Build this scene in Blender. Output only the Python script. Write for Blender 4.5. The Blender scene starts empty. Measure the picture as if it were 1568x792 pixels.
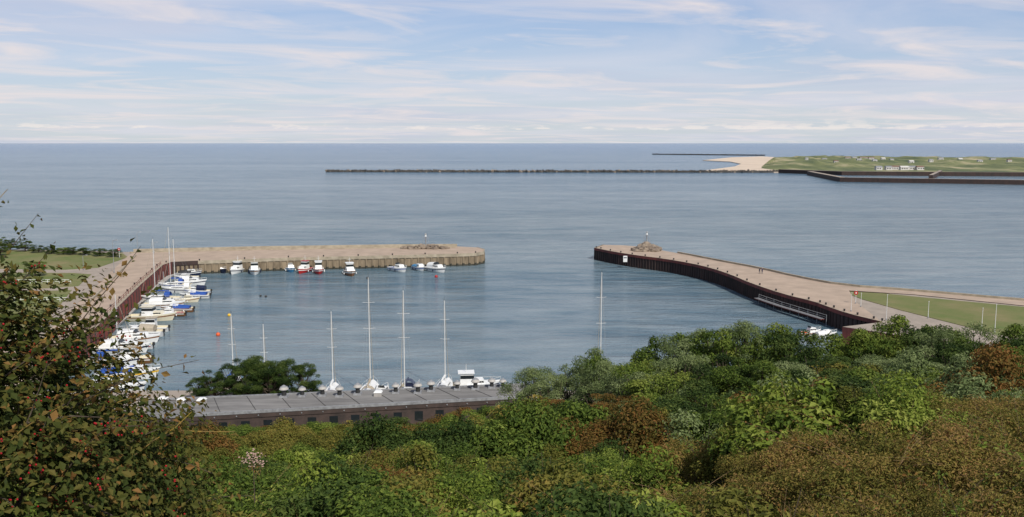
import bpy, math, random
import numpy as np
from mathutils import noise, Vector
random.seed(7); rng=np.random.default_rng(7)
sc=bpy.context.scene
H=40.0; F=1358.0; PIT=math.radians(7.42)
# survey helper: intersects a sight line with the true level z of the feature -> world metres
def P(px,py,z=0.0):
    xn=(px-784)/F; yn=(396-py)/F
    dy=math.cos(PIT)+yn*math.sin(PIT); dz=-math.sin(PIT)+yn*math.cos(PIT)
    t=(z-H)/dz
    return (xn*t,dy*t,z)
def P2(px,py,z=0.0): return P(px,py,z)[:2]

# ---------------------------------------------------------------- materials
def newmat(name):
    m=bpy.data.materials.new(name); m.use_nodes=True
    nt=m.node_tree; b=nt.nodes['Principled BSDF']
    return m,nt,b
def pm(name,c1,c2=None,scale=1.0,rough=0.7,bump=0.0,stretch=(1,1,1),metal=0.0,detail=6,bscale=None,lo=0.35,hi=0.65,spec=None,c3=None):
    m,nt,b=newmat(name)
    b.inputs['Roughness'].default_value=rough; b.inputs['Metallic'].default_value=metal
    if spec is not None: b.inputs['Specular IOR Level'].default_value=spec
    if c2 is None: c2=tuple(x*0.8 for x in c1)
    tc=nt.nodes.new('ShaderNodeTexCoord'); mp=nt.nodes.new('ShaderNodeMapping'); mp.inputs['Scale'].default_value=stretch
    nt.links.new(tc.outputs['Object'],mp.inputs[0])
    n=nt.nodes.new('ShaderNodeTexNoise'); n.inputs['Scale'].default_value=scale; n.inputs['Detail'].default_value=detail; n.inputs['Roughness'].default_value=0.65
    nt.links.new(mp.outputs[0],n.inputs['Vector'])
    r=nt.nodes.new('ShaderNodeValToRGB'); e=r.color_ramp.elements
    e[0].position=lo; e[0].color=(*c1,1); e[1].position=hi; e[1].color=(*c2,1)
    if c3:
        x=e.new((lo+hi)/2); x.color=(*c3,1)
    nt.links.new(n.outputs['Fac'],r.inputs[0]); nt.links.new(r.outputs[0],b.inputs['Base Color'])
    if bump:
        n2=nt.nodes.new('ShaderNodeTexNoise'); n2.inputs['Scale'].default_value=bscale or scale*6; n2.inputs['Detail'].default_value=5
        nt.links.new(mp.outputs[0],n2.inputs['Vector'])
        bp=nt.nodes.new('ShaderNodeBump'); bp.inputs['Strength'].default_value=0.6; bp.inputs['Distance'].default_value=bump
        nt.links.new(n2.outputs['Fac'],bp.inputs['Height']); nt.links.new(bp.outputs[0],b.inputs['Normal'])
    return m
def leafmat(name,cols,trans=0.3,rough=0.65,gain=1.28):
    m,nt,b=newmat(name)
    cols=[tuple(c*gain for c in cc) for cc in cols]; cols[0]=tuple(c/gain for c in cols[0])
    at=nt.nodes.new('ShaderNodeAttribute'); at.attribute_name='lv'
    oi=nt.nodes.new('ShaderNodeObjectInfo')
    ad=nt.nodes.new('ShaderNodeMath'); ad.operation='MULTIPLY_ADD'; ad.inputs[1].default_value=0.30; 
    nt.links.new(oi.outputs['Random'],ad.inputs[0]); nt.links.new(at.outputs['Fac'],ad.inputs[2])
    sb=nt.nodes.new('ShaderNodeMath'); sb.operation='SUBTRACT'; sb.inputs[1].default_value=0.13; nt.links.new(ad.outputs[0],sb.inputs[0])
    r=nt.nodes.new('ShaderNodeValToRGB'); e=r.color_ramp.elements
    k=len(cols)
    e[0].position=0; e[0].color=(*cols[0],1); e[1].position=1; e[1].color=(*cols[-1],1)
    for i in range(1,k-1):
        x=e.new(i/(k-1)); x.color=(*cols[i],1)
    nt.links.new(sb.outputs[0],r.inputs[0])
    b.inputs['Roughness'].default_value=rough; b.inputs['Specular IOR Level'].default_value=0.12
    nt.links.new(r.outputs[0],b.inputs['Base Color'])
    tr=nt.nodes.new('ShaderNodeBsdfTranslucent'); nt.links.new(r.outputs[0],tr.inputs['Color'])
    mx=nt.nodes.new('ShaderNodeMixShader'); mx.inputs[0].default_value=trans
    nt.links.new(b.outputs[0],mx.inputs[1]); nt.links.new(tr.outputs[0],mx.inputs[2])
    nt.links.new(mx.outputs[0],nt.nodes['Material Output'].inputs['Surface'])
    return m

M={}
M['conc']=pm('concrete_deck',(0.46,0.35,0.265),(0.32,0.245,0.185),0.22,0.9,0.03,bscale=3,lo=.3,hi=.7,detail=9)
M['conc_lt']=pm('concrete_cap',(0.42,0.36,0.27),(0.26,0.22,0.16),0.5,0.9,0.04,bscale=4)
M['pile']=pm('pile_wall',(0.29,0.225,0.15),(0.13,0.10,0.065),0.6,0.9,0.05,stretch=(1,1,0.25))
M['wet']=pm('wet_wall_foot',(0.05,0.05,0.035),(0.03,0.028,0.02),0.8,0.6,0.03)
M['rust']=pm('rust_sheet_pile',(0.20,0.045,0.035),(0.09,0.028,0.024),0.5,0.8,0.04,stretch=(1,1,0.3))
M['rustdk']=pm('dark_sheet_pile',(0.055,0.03,0.025),(0.025,0.018,0.016),0.5,0.8,0.04,stretch=(1,1,0.3))
M['grass']=pm('lawn_grass',(0.10,0.135,0.025),(0.20,0.17,0.07),0.09,0.95,0.05,bscale=3,detail=10,lo=.36,hi=.66)
M['soil']=pm('hill_soil',(0.02,0.03,0.010),(0.045,0.045,0.015),0.5,1.0,0.05)
M['pave']=pm('pavement',(0.36,0.30,0.245),(0.27,0.225,0.185),0.3,0.9,0.02)
M['rock']=pm('rock',(0.30,0.24,0.18),(0.13,0.10,0.08),0.5,0.9,0.08)
M['rockdk']=pm('rock_dark',(0.10,0.09,0.08),(0.03,0.03,0.03),0.15,0.9,0.1)
M['sand']=pm('sand',(0.66,0.54,0.42),(0.54,0.43,0.33),0.02,0.95)
M['dune']=pm('dune_grass',(0.05,0.075,0.028),(0.42,0.35,0.22),0.014,0.95,detail=10,lo=0.38,hi=0.68,stretch=(1,.4,1),c3=(0.15,0.165,0.06))
M['white']=pm('white_gelcoat',(0.80,0.80,0.78),(0.72,0.72,0.70),0.8,0.3)
M['housewall']=pm('house_wall',(0.62,0.60,0.57),(0.5,0.48,0.45),0.8,0.8)
M['cream']=pm('cream_gelcoat',(0.70,0.64,0.48),(0.62,0.56,0.42),0.8,0.35)
M['blue']=pm('blue_canvas',(0.015,0.08,0.35),(0.01,0.05,0.24),2,0.6)
M['ltblue']=pm('light_blue_paint',(0.06,0.28,0.50),(0.05,0.22,0.42),2,0.45)
M['navy']=pm('navy_paint',(0.012,0.02,0.06),(0.01,0.015,0.04),2,0.3)
M['red']=pm('red_paint',(0.45,0.02,0.02),(0.33,0.015,0.015),2,0.4)
M['orange']=pm('orange_paint',(0.75,0.12,0.02),(0.65,0.09,0.02),2,0.4)
M['yellow']=pm('yellow_paint',(0.75,0.45,0.03),(0.65,0.38,0.02),2,0.4)
M['wood']=pm('varnished_wood',(0.26,0.12,0.045),(0.16,0.07,0.03),3,0.5,stretch=(1,6,6))
M['glass']=pm('dark_glass',(0.02,0.025,0.03),(0.015,0.02,0.02),1,0.08)
M['alu']=pm('mast_aluminium',(0.72,0.72,0.70),(0.6,0.6,0.58),2,0.4)
M['grey']=pm('grey_metal',(0.30,0.31,0.32),(0.18,0.18,0.19),2,0.5)
M['rubber']=pm('dark_rubber',(0.03,0.03,0.03),(0.02,0.02,0.02),2,0.6)
M['canvas']=pm('beige_canvas',(0.42,0.36,0.27),(0.34,0.29,0.22),2,0.8)
M['roof']=pm('bitumen_roof',(0.235,0.225,0.215),(0.13,0.125,0.12),0.35,0.9,0.01,stretch=(0.4,2,1),detail=9)
M['fascia']=pm('fascia',(0.075,0.05,0.042),(0.035,0.026,0.023),0.6,0.8)
M['bark']=pm('bark',(0.10,0.075,0.05),(0.05,0.035,0.025),6,0.9,0.02)
M['lichen']=pm('lichen_bark',(0.42,0.27,0.04),(0.13,0.09,0.045),9,0.9,0.003)
M['straw']=pm('dry_stem',(0.30,0.20,0.10),(0.16,0.09,0.05),5,0.9)
M['berry']=pm('berry',(0.42,0.012,0.02),(0.25,0.01,0.012),20,0.35)
M['flower']=pm('pale_flower',(0.55,0.38,0.31),(0.30,0.19,0.15),20,0.8)
M['foam']=pm('pontoon_deck',(0.45,0.43,0.40),(0.33,0.31,0.29),1,0.8)
M['roofred']=pm('roof_tile',(0.20,0.12,0.09),(0.15,0.09,0.07),0.5,0.8)
L={}
L['green']=leafmat('leaf_green',[(0.018,0.036,0.006),(0.055,0.088,0.015),(0.105,0.145,0.024),(0.19,0.22,0.045)])
L['bramble']=leafmat('leaf_bramble',[(0.03,0.055,0.010),(0.085,0.125,0.018),(0.155,0.195,0.030),(0.25,0.27,0.06)])
L['olive']=leafmat('leaf_olive',[(0.035,0.042,0.008),(0.085,0.092,0.017),(0.14,0.13,0.027),(0.22,0.16,0.04)])
L['russet']=leafmat('leaf_russet',[(0.03,0.038,0.008),(0.095,0.07,0.016),(0.17,0.080,0.024),(0.15,0.145,0.035)])
L['dry']=leafmat('leaf_dry',[(0.045,0.055,0.012),(0.115,0.115,0.024),(0.19,0.145,0.038),(0.25,0.145,0.06)],gain=1.32)
L['dkleaf']=leafmat('leaf_dark',[(0.010,0.022,0.006),(0.026,0.048,0.011),(0.052,0.082,0.018),(0.10,0.13,0.03)],gain=1.2)
L['willow']=leafmat('leaf_willow',[(0.045,0.070,0.025),(0.09,0.125,0.044),(0.155,0.195,0.075),(0.24,0.28,0.125)],gain=1.15)
L['haw']=leafmat('leaf_hawthorn',[(0.014,0.024,0.005),(0.040,0.055,0.012),(0.090,0.088,0.02),(0.21,0.11,0.035)],gain=1.15)

# ---------------------------------------------------------------- mesh builder
class MB:
    def __init__(s): s.v=[];s.f=[];s.m=[];s.mats=[]
    def mi(s,k):
        mt=M[k] if k in M else L[k]
        if mt not in s.mats: s.mats.append(mt)
        return s.mats.index(mt)
    def add(s,vs,fs,k):
        o=len(s.v); s.v+= [tuple(a) for a in vs]; i=s.mi(k)
        for f in fs: s.f.append(tuple(o+j for j in f)); s.m.append(i)
    def box(s,c,d,k,tx=1,ty=1,shx=0):
        x,y,z=c; a,b,h=d[0]/2,d[1]/2,d[2]/2
        vs=[(x-a,y-b,z-h),(x+a,y-b,z-h),(x+a,y+b,z-h),(x-a,y+b,z-h)]
        vs+=[(x+shx-a*tx,y-b*ty,z+h),(x+shx+a*tx,y-b*ty,z+h),(x+shx+a*tx,y+b*ty,z+h),(x+shx-a*tx,y+b*ty,z+h)]
        s.add(vs,[(3,2,1,0),(4,5,6,7),(0,1,5,4),(1,2,6,5),(2,3,7,6),(3,0,4,7)],k)
    def tube(s,p0,p1,r0,r1,k,n=6):
        p0=Vector(p0);p1=Vector(p1);d=(p1-p0)
        if d.length<1e-6: return
        d.normalize(); u=d.orthogonal().normalized(); w=d.cross(u)
        vs=[];
        for p,r in((p0,r0),(p1,r1)):
            for i in range(n):
                a=2*math.pi*i/n; vs.append(p+u*math.cos(a)*r+w*math.sin(a)*r)
        fs=[(i,(i+1)%n,n+(i+1)%n,n+i) for i in range(n)]+[tuple(range(n-1,-1,-1)),tuple(range(n,2*n))]
        s.add(vs,fs,k)
    def ball(s,c,r,k,sx=1,sy=1,sz=1,nu=8,nv=5,jit=0):
        vs=[(0,0,1)]
        for j in range(1,nv):
            t=math.pi*j/nv
            for i in range(nu):
                a=2*math.pi*i/nu; vs.append((math.sin(t)*math.cos(a),math.sin(t)*math.sin(a),math.cos(t)))
        vs.append((0,0,-1))
        out=[]
        for v in vs:
            q=r*(1+random.uniform(-jit,jit)); out.append((c[0]+v[0]*q*sx,c[1]+v[1]*q*sy,c[2]+v[2]*q*sz))
        fs=[(0,1+i,1+(i+1)%nu) for i in range(nu)]
        for j in range(nv-2):
            for i in range(nu):
                a=1+j*nu+i;b=1+j*nu+(i+1)%nu; fs.append((a,a+nu,b+nu,b))
        l=len(vs)-1; o=1+(nv-2)*nu
        fs+=[(l,o+(i+1)%nu,o+i) for i in range(nu)]
        s.add(out,fs,k)
    def loft(s,rings,k,closed=False):
        n=len(rings[0]); vs=[p for r in rings for p in r]; fs=[]
        for j in range(len(rings)-1):
            for i in range(n if closed else n-1):
                a=j*n+i;b=j*n+(i+1)%n; fs.append((a,b,b+n,a+n))
        s.add(vs,fs,k)
    def ribbon(s,pts,wl,wr,z0,z1,k,kside=None):
        Lf=[];R=[]
        n=len(pts)
        for i in range(n):
            a=Vector(pts[max(i-1,0)][:2]);b=Vector(pts[min(i+1,n-1)][:2]);d=(b-a).normalized();nn=Vector((-d.y,d.x))
            p=Vector(pts[i][:2]); Lf.append(p+nn*wl);R.append(p-nn*wr)
        rings=[[(l.x,l.y,z0),(l.x,l.y,z1),(r.x,r.y,z1),(r.x,r.y,z0)] for l,r in zip(Lf,R)]
        vs=[p for r in rings for p in r]; top=[];side=[]
        for j in range(n-1):
            o=j*4; side+= [(o,o+4,o+5,o+1),(o+2,o+6,o+7,o+3)]; top.append((o+1,o+5,o+6,o+2))
        o=(n-1)*4; side+=[(0,1,2,3),(o+3,o+2,o+1,o)]
        s.add(vs,top,k); s.add(vs,side,kside or k)
    def prism(s,pts,z0,z1,k,kside):
        n=len(pts)
        s.add([(p[0],p[1],z1) for p in pts],[tuple(range(n))],k)
        s.add([(p[0],p[1],z0) for p in pts]+[(p[0],p[1],z1) for p in pts],[(i,(i+1)%n,n+(i+1)%n,n+i) for i in range(n)],kside)
    def obj(s,name,loc=(0,0,0),rz=0,smooth=False,recalc=True):
        me=bpy.data.meshes.new(name); me.from_pydata(s.v,[],s.f)
        for m in s.mats: me.materials.append(m)
        me.polygons.foreach_set('material_index',s.m)
        if smooth: me.polygons.foreach_set('use_smooth',[True]*len(s.f))
        me.update()
        if recalc:
            import bmesh
            bm=bmesh.new();bm.from_mesh(me);bmesh.ops.recalc_face_normals(bm,faces=bm.faces);bm.to_mesh(me);bm.free()
        o=bpy.data.objects.new(name,me); o.location=loc;o.rotation_euler=(0,0,rz); sc.collection.objects.link(o)
        return o
def resample(pts,step):
    out=[]; 
    for a,b in zip(pts[:-1],pts[1:]):
        a=Vector(a[:2]);b=Vector(b[:2]);n=max(1,int((b-a).length/step))
        for i in range(n): out.append(a.lerp(b,i/n))
    out.append(Vector(pts[-1][:2])); return out
def smoothline(pts,it=2):
    pts=[Vector(p[:2]) for p in pts]
    for _ in range(it):
        q=[pts[0]]
        for a,b in zip(pts[:-1],pts[1:]): q+= [a.lerp(b,.25),a.lerp(b,.75)]
        q.append(pts[-1]); pts=q
    return pts

# ---------------------------------------------------------------- world / sun / camera
AZ=math.radians(150); EL=math.radians(44)
w=bpy.data.worlds.new("World"); sc.world=w; w.use_nodes=True; nt=w.node_tree
bg=nt.nodes['Background']; bg.inputs['Strength'].default_value=0.1
N=nt.nodes.new; LK=nt.links.new
sky=N('ShaderNodeTexSky'); sky.sky_type='NISHITA'; sky.sun_disc=False; sky.sun_elevation=EL; sky.sun_rotation=AZ; sky.air_density=1.0; sky.dust_density=0.6
tc=N('ShaderNodeTexCoord'); sp=N('ShaderNodeSeparateXYZ'); LK(tc.outputs['Generated'],sp.inputs[0])
def mth(op,a,b=None,c=None,clamp=False):
    n=N('ShaderNodeMath'); n.operation=op; n.use_clamp=clamp
    for i,x in enumerate((a,b,c)):
        if x is None: continue
        if isinstance(x,(int,float)): n.inputs[i].default_value=x
        else: LK(x,n.inputs[i])
    return n.outputs[0]
def ramp(fac,stops,interp='LINEAR'):
    r=N('ShaderNodeValToRGB'); e=r.color_ramp.elements; r.color_ramp.interpolation=interp
    e[0].position=stops[0][0];e[0].color=(*stops[0][1],1);e[1].position=stops[-1][0];e[1].color=(*stops[-1][1],1)
    for p,c in stops[1:-1]:
        x=e.new(p); x.color=(*c,1)
    LK(fac,r.inputs[0]); return r.outputs[0]
def mixc(f,a,b):
    n=N('ShaderNodeMix'); n.data_type='RGBA'
    if isinstance(f,(int,float)): n.inputs[0].default_value=f
    else: LK(f,n.inputs[0])
    for i,x in ((6,a),(7,b)):
        if isinstance(x,tuple): n.inputs[i].default_value=(*x,1)
        else: LK(x,n.inputs[i])
    return n.outputs[2]
z=sp.outputs[2]; zc=mth('MAXIMUM',z,0.0)
base=ramp(zc,[(0.0,(0.60,0.66,0.72)),(0.03,(0.59,0.655,0.75)),(0.08,(0.48,0.585,0.78)),(0.16,(0.31,0.45,0.78)),(0.5,(0.13,0.26,0.58))])
sc10=N('ShaderNodeVectorMath'); sc10.operation='SCALE'; sc10.inputs['Scale'].default_value=10.0; LK(base,sc10.inputs[0])
lowf=mth('MULTIPLY',mth('SUBTRACT',1.0,mth('MULTIPLY',zc,2.2),clamp=True),0.88)
skyc=mixc(lowf,sky.outputs[0],sc10.outputs[0])
den=mth('ADD',zc,0.05)
cx=mth('DIVIDE',sp.outputs[0],den); cy=mth('DIVIDE',sp.outputs[1],den)
def wisps(scl,sy,shear,dist,lo,hi,off):
    cb=N('ShaderNodeCombineXYZ'); LK(cx,cb.inputs[0]); LK(mth('ADD',mth('MULTIPLY',cy,sy),mth('MULTIPLY',cx,shear)),cb.inputs[1]); cb.inputs[2].default_value=off
    n1=N('ShaderNodeTexNoise'); n1.inputs['Scale'].default_value=scl; n1.inputs['Detail'].default_value=10; n1.inputs['Roughness'].default_value=0.57; n1.inputs['Distortion'].default_value=dist
    LK(cb.outputs[0],n1.inputs['Vector']); return ramp(n1.outputs['Fac'],[(lo,(0,0,0)),(hi,(1,1,1))]),cb
fA,cb=wisps(0.34,1.2,0.15,0.6,.44,.66,3.1)
fB,_=wisps(0.62,1.3,-0.30,1.1,.485,.69,8.7)
fC,_=wisps(0.28,1.3,0.1,0.4,.50,.68,15.3)
cl=mixc(mth('MULTIPLY',fA,0.58),skyc,(7.2,7.2,8.0))
cl=mixc(mth('MULTIPLY',fC,0.50),cl,(5.6,5.9,7.2))
cl=mixc(mth('MULTIPLY',fB,0.80),cl,(8.2,7.5,7.5))
# low cumulus bank near the horizon
az=mth('ARCTAN2',sp.outputs[0],sp.outputs[1])
c2=N('ShaderNodeCombineXYZ'); LK(mth('MULTIPLY',az,42.0),c2.inputs[0]); LK(mth('MULTIPLY',z,190.0),c2.inputs[1])
n2=N('ShaderNodeTexNoise'); n2.inputs['Scale'].default_value=1.0; n2.inputs['Detail'].default_value=6; n2.inputs['Roughness'].default_value=0.6; LK(c2.outputs[0],n2.inputs['Vector'])
band=ramp(zc,[(0.0120,(0,0,0)),(0.0145,(1,1,1)),(0.019,(0.6,0.6,0.6)),(0.028,(0,0,0))])
c3=N('ShaderNodeCombineXYZ'); LK(mth('MULTIPLY',az,5.0),c3.inputs[0]); n3=N('ShaderNodeTexNoise'); n3.inputs['Scale'].default_value=1.0; LK(c3.outputs[0],n3.inputs['Vector'])
f2=mth('MULTIPLY',ramp(mth('ADD',mth('MULTIPLY',band,0.28),mth('ADD',n2.outputs['Fac'],mth('ADD',mth('MULTIPLY',az,0.12),mth('MULTIPLY',mth('SUBTRACT',n3.outputs['Fac'],0.5),0.6)))),[(0.72,(0,0,0)),(0.82,(1,1,1))]),band)
cl2=mixc(mth('MULTIPLY',f2,0.85),cl,(8.8,8.2,7.8))
LK(cl2,bg.inputs['Color'])

sd=bpy.data.lights.new('sun','SUN'); sd.energy=4.1; sd.angle=math.radians(0.6); sd.color=(1,0.95,0.86)
so=bpy.data.objects.new('sun',sd); sc.collection.objects.link(so)
sv=Vector((math.sin(AZ)*math.cos(EL),math.cos(AZ)*math.cos(EL),math.sin(EL)))
so.rotation_euler=sv.to_track_quat('Z','Y').to_euler(); so.location=sv*100
cd=bpy.data.cameras.new('camera'); co=bpy.data.objects.new('camera',cd); sc.collection.objects.link(co); sc.camera=co
co.location=(0,0,H); co.rotation_euler=(math.pi/2-PIT,0,0); cd.sensor_width=36; cd.lens=36*F/1568; cd.clip_end=400000; cd.clip_start=0.05
sc.view_settings.view_transform='Standard'; sc.view_settings.look='None'; sc.view_settings.exposure=0

# ---------------------------------------------------------------- sea
m,nt2,b=newmat('sea_water')
def n_(t): return nt2.nodes.new(t)
g=n_('ShaderNodeTexCoord')
def wn(scale,st,detail=4,rough=0.55,dist=0.0,rot=0.1):
    mp=n_('ShaderNodeMapping'); mp.inputs['Scale'].default_value=st; mp.inputs['Rotation'].default_value=(0,0,rot); nt2.links.new(g.outputs['Object'],mp.inputs[0])
    n=n_('ShaderNodeTexNoise'); n.inputs['Scale'].default_value=scale; n.inputs['Detail'].default_value=detail; n.inputs['Roughness'].default_value=rough; n.inputs['Distortion'].default_value=dist
    nt2.links.new(mp.outputs[0],n.inputs['Vector']); return n.outputs['Fac']
def m2(op,a,b_,c_=None,clamp=False):
    n=n_('ShaderNodeMath'); n.operation=op; n.use_clamp=clamp
    for i,x in enumerate((a,b_,c_)):
        if x is None: continue
        if isinstance(x,(int,float)): n.inputs[i].default_value=x
        else: nt2.links.new(x,n.inputs[i])
    return n.outputs[0]
sx=n_('ShaderNodeSeparateXYZ'); nt2.links.new(g.outputs['Object'],sx.inputs[0])
# sheltered (0) -> open sea (1), and distance tint offshore: dimmer, bluer sea towards the horizon put into the colour
opn=m2('MULTIPLY',m2('SUBTRACT',sx.outputs[1],230.0),1/150,clamp=True)
dist_tint=m2('MULTIPLY',m2('SUBTRACT',sx.outputs[1],500.0),1/6000,clamp=True)
a=wn(0.5,(0.4,1,1),5,0.65,0.4); c=wn(0.13,(0.30,1,1),6,0.70,0.2,0.05); e_=wn(0.022,(0.22,1,1),8,0.68,0.2,0.02)
hgt=m2('ADD',m2('MULTIPLY',a,0.9),m2('ADD',m2('MULTIPLY',c,3.4),m2('MULTIPLY',e_,9.0)))
hg2=m2('MULTIPLY',hgt,m2('ADD',m2('MULTIPLY',opn,0.60),0.35))
bp=n_('ShaderNodeBump'); bp.inputs['Strength'].default_value=1.0; bp.inputs['Distance'].default_value=1.0; nt2.links.new(hg2,bp.inputs['Height']); nt2.links.new(bp.outputs[0],b.inputs['Normal'])
d=wn(0.0045,(0.16,1,1),10,0.70,0.3,0.04)
mix_=m2('ADD',m2('MULTIPLY',d,0.42),m2('ADD',m2('MULTIPLY',c,0.38),m2('MULTIPLY',e_,0.20)))  # large tone patches plus ripple light and dark put into the base colour
def rmp(f,c0,c1,p0,p1):
    r=n_('ShaderNodeValToRGB'); el=r.color_ramp.elements; el[0].position=p0; el[0].color=(*c0,1); el[1].position=p1; el[1].color=(*c1,1); nt2.links.new(f,r.inputs[0]); return r.outputs[0]
near_=rmp(mix_,(0.058,0.120,0.165),(0.215,0.265,0.290),.43,.58); far_=rmp(mix_,(0.018,0.095,0.215),(0.120,0.215,0.320),.42,.58)
mm=n_('ShaderNodeMix'); mm.data_type='RGBA'; nt2.links.new(m2('POWER',dist_tint,0.6),mm.inputs[0]); nt2.links.new(near_,mm.inputs[6]); nt2.links.new(far_,mm.inputs[7]); nt2.links.new(mm.outputs[2],b.inputs['Base Color'])
b.inputs['Roughness'].default_value=0.16; b.inputs['IOR'].default_value=1.33; b.inputs['Specular IOR Level'].default_value=0.42
M['sea']=m
s=MB(); R=150000; s.add([(-R,-200,0),(R,-200,0),(R,R,0),(-R,R,0)],[(0,1,2,3)],'sea'); s.obj('sea',recalc=False)

# ---------------------------------------------------------------- land / piers
inner=[P2(303,400,4),P2(262,402,4),P2(248,407,4),P2(215,436,4),P2(180,470,4),P2(118,528,4),(-74,128)]
land=MB()
land.prism([P2(-500,379,3.9),P2(-20,381,3.9),P2(100,383,3.9),P2(205,386,3.9)]+[(p[0]-2,p[1]) for p in inner[2:]]+[(-72,127),(62,127),(78,160),P2(1290,500,3.9),P2(1350,493,3.9),P2(1310,468,3.9),P2(1300,450,3.9),P2(1420,449,3.9),P2(1568,462,3.9),P2(1900,480,3.9),(260,90),(-400,90)],-2,3.85,'pave','rust')
land.obj('ground')
def lawn(pts,z=3.9,name='lawn'):
    q=MB(); p=[P2(x,y,z) for x,y in pts]; q.prism(p,z-0.3,z,'grass','grass'); q.obj(name)
lawn([(-500,381),(0,383),(100,385),(188,388),(196,394),(150,410),(100,413),(-500,405)])
lawn([(-500,416),(110,418),(140,420),(120,438),(60,442),(-500,440)])
lawn([(-500,446),(60,446),(110,444),(90,470),(40,510),(-500,520)])
lawn([(1290,446),(1350,449),(1420,456),(1568,470),(1900,490),(1900,545),(1568,520),(1500,505),(1440,490),(1380,475),(1320,458)],3.95)
# left pier
near=[P2(303,400,4),P2(440,395,4),P2(600,391.5,4),P2(700,389,4),P2(728,388,4),P2(740,385.5,4),P2(741,382,4),P2(730,379,4)]
far=[P2(700,377.5,4),P2(612,378,4),P2(400,381,4),P2(205,385.5,4),P2(190,397,4),P2(150,436,4),P2(60,520,4),(-96,130)]
pier=MB()
pts=near+far+[inner[6],inner[5],inner[4],inner[3],inner[2],inner[1]]
pier.prism(pts,-2,4,'conc','pile')
nl=resample(near,1.0)
pier.ribbon(nl,0.0,0.25,3.1,4.12,'conc_lt')   # cap beam
pier.ribbon(nl,0.0,0.12,-1,0.5,'wet')
for p in resample(near,2.0)[1:]: 
    pier.tube((p.x,p.y,-1),(p.x,p.y,3.1),0.38,0.34,'pile',8)
    pier.tube((p.x,p.y,-1),(p.x,p.y,0.9),0.42,0.42,'wet',8)
fl=resample(far[:4],3)
pier.ribbon(fl,0.6,0.0,3.9,4.9,'conc_lt')
# lower walkway step along the seaward wall
pier.ribbon([(p[0],p[1]-3.2) for p in fl],0.25,0.25,3.9,4.35,'conc_lt')
il=resample(inner[1:6],1.5)
pier.ribbon(il,0.3,0.35,3.75,4.25,'conc_lt','rust')
pier.ribbon(il,0.32,0.0,-1,3.75,'rust','rust')
pier.ribbon(resample([near[0],inner[1]],2),0.3,0.0,3.0,4.2,'conc_lt','rustdk')
for i,p in enumerate(resample(inner[1:6],1.3)): pier.tube((p.x+0.25,p.y,-1),(p.x+0.25,p.y,3.75),0.34,0.34,'rust' if i%3 else 'rustdk',5)
for p in resample([near[0],inner[1]],1.1): pier.tube((p.x,p.y,-1),(p.x,p.y,3.0),0.3,0.3,'rustdk',5)
rl=resample([(a_[0]-.3,a_[1]) for a_ in inner[2:6]],3)
for p in rl: pier.tube((p.x,p.y,4.2),(p.x,p.y,5.2),0.06,0.06,'rust',5)
for p,p2 in zip(rl[:-1],rl[1:]):
    for zz in (4.7,5.2): pier.tube((p.x,p.y,zz),(p2.x,p2.y,zz),0.045,0.045,'rust',4)
for p in resample([(a[0]-1.5,a[1]) for a in inner[1:6]],9): pier.tube((p.x,p.y,4),(p.x,p.y,4.5),0.18,0.24,'rubber',8)
for p in resample([(a[0],a[1]+1.4) for a in near[:5]],9): pier.tube((p.x,p.y,4),(p.x,p.y,4.5),0.18,0.24,'rubber',8)
pier.ribbon(resample([P2(208,392,4),P2(165,436,4),P2(95,505,4)],4),0.2,0.2,4,4.5,'conc_lt')
pier.obj('harbour_pier')
# right pier
rn=smoothline([P2(911,380,4),P2(940,386,4),P2(975,391.5,4),P2(1020,397,4),P2(1060,404,4),P2(1090,411,4),P2(1120,421,4),P2(1150,434,4),P2(1200,451,4),P2(1250,463,4),P2(1268,470,4),P2(1300,481,4),P2(1350,493,4)],1)
rf=smoothline([P2(1900,482,4),P2(1700,470,4),P2(1568,461,4),P2(1400,446,4),P2(1290,438,4),P2(1220,425,4),P2(1165,412,4),P2(1100,400,4),P2(1050,390,4),P2(1000,381,4),P2(965,376,4),P2(925,375,4)],1)
pr=MB()
pr.prism(rn+[Vector(P2(1310,462,4)),Vector(P2(1300,445,4)),Vector(P2(1400,451,4)),Vector(P2(1568,468,4)),Vector(P2(1700,478,4)),Vector(P2(1900,492,4))]+rf,-2,4,'conc','rustdk')
pr.ribbon(resample(rn,1.5),0.0,0.3,3.3,4.15,'conc_lt','rust')
pr.ribbon(resample(rf[:-6],3),0.0,0.5,3.9,4.5,'conc_lt')
pr.ribbon(resample([rf[-1],rn[0]],1),0.0,0.3,3.3,4.15,'conc_lt','rustdk')
for p in resample(rn,1.1): pr.tube((p.x,p.y,-1),(p.x,p.y,3.3),0.3,0.3,'rustdk',5)
for p in resample([rf[-1],rn[0]],1.1): pr.tube((p.x,p.y,-1),(p.x,p.y,3.3),0.3,0.3,'rustdk',5)
for p in resample(rn,8): pr.tube((p.x+0.6,p.y+1.2,4),(p.x+0.6,p.y+1.2,4.5),0.18,0.24,'rubber',8)
pr.obj('harbour_pier')
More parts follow.
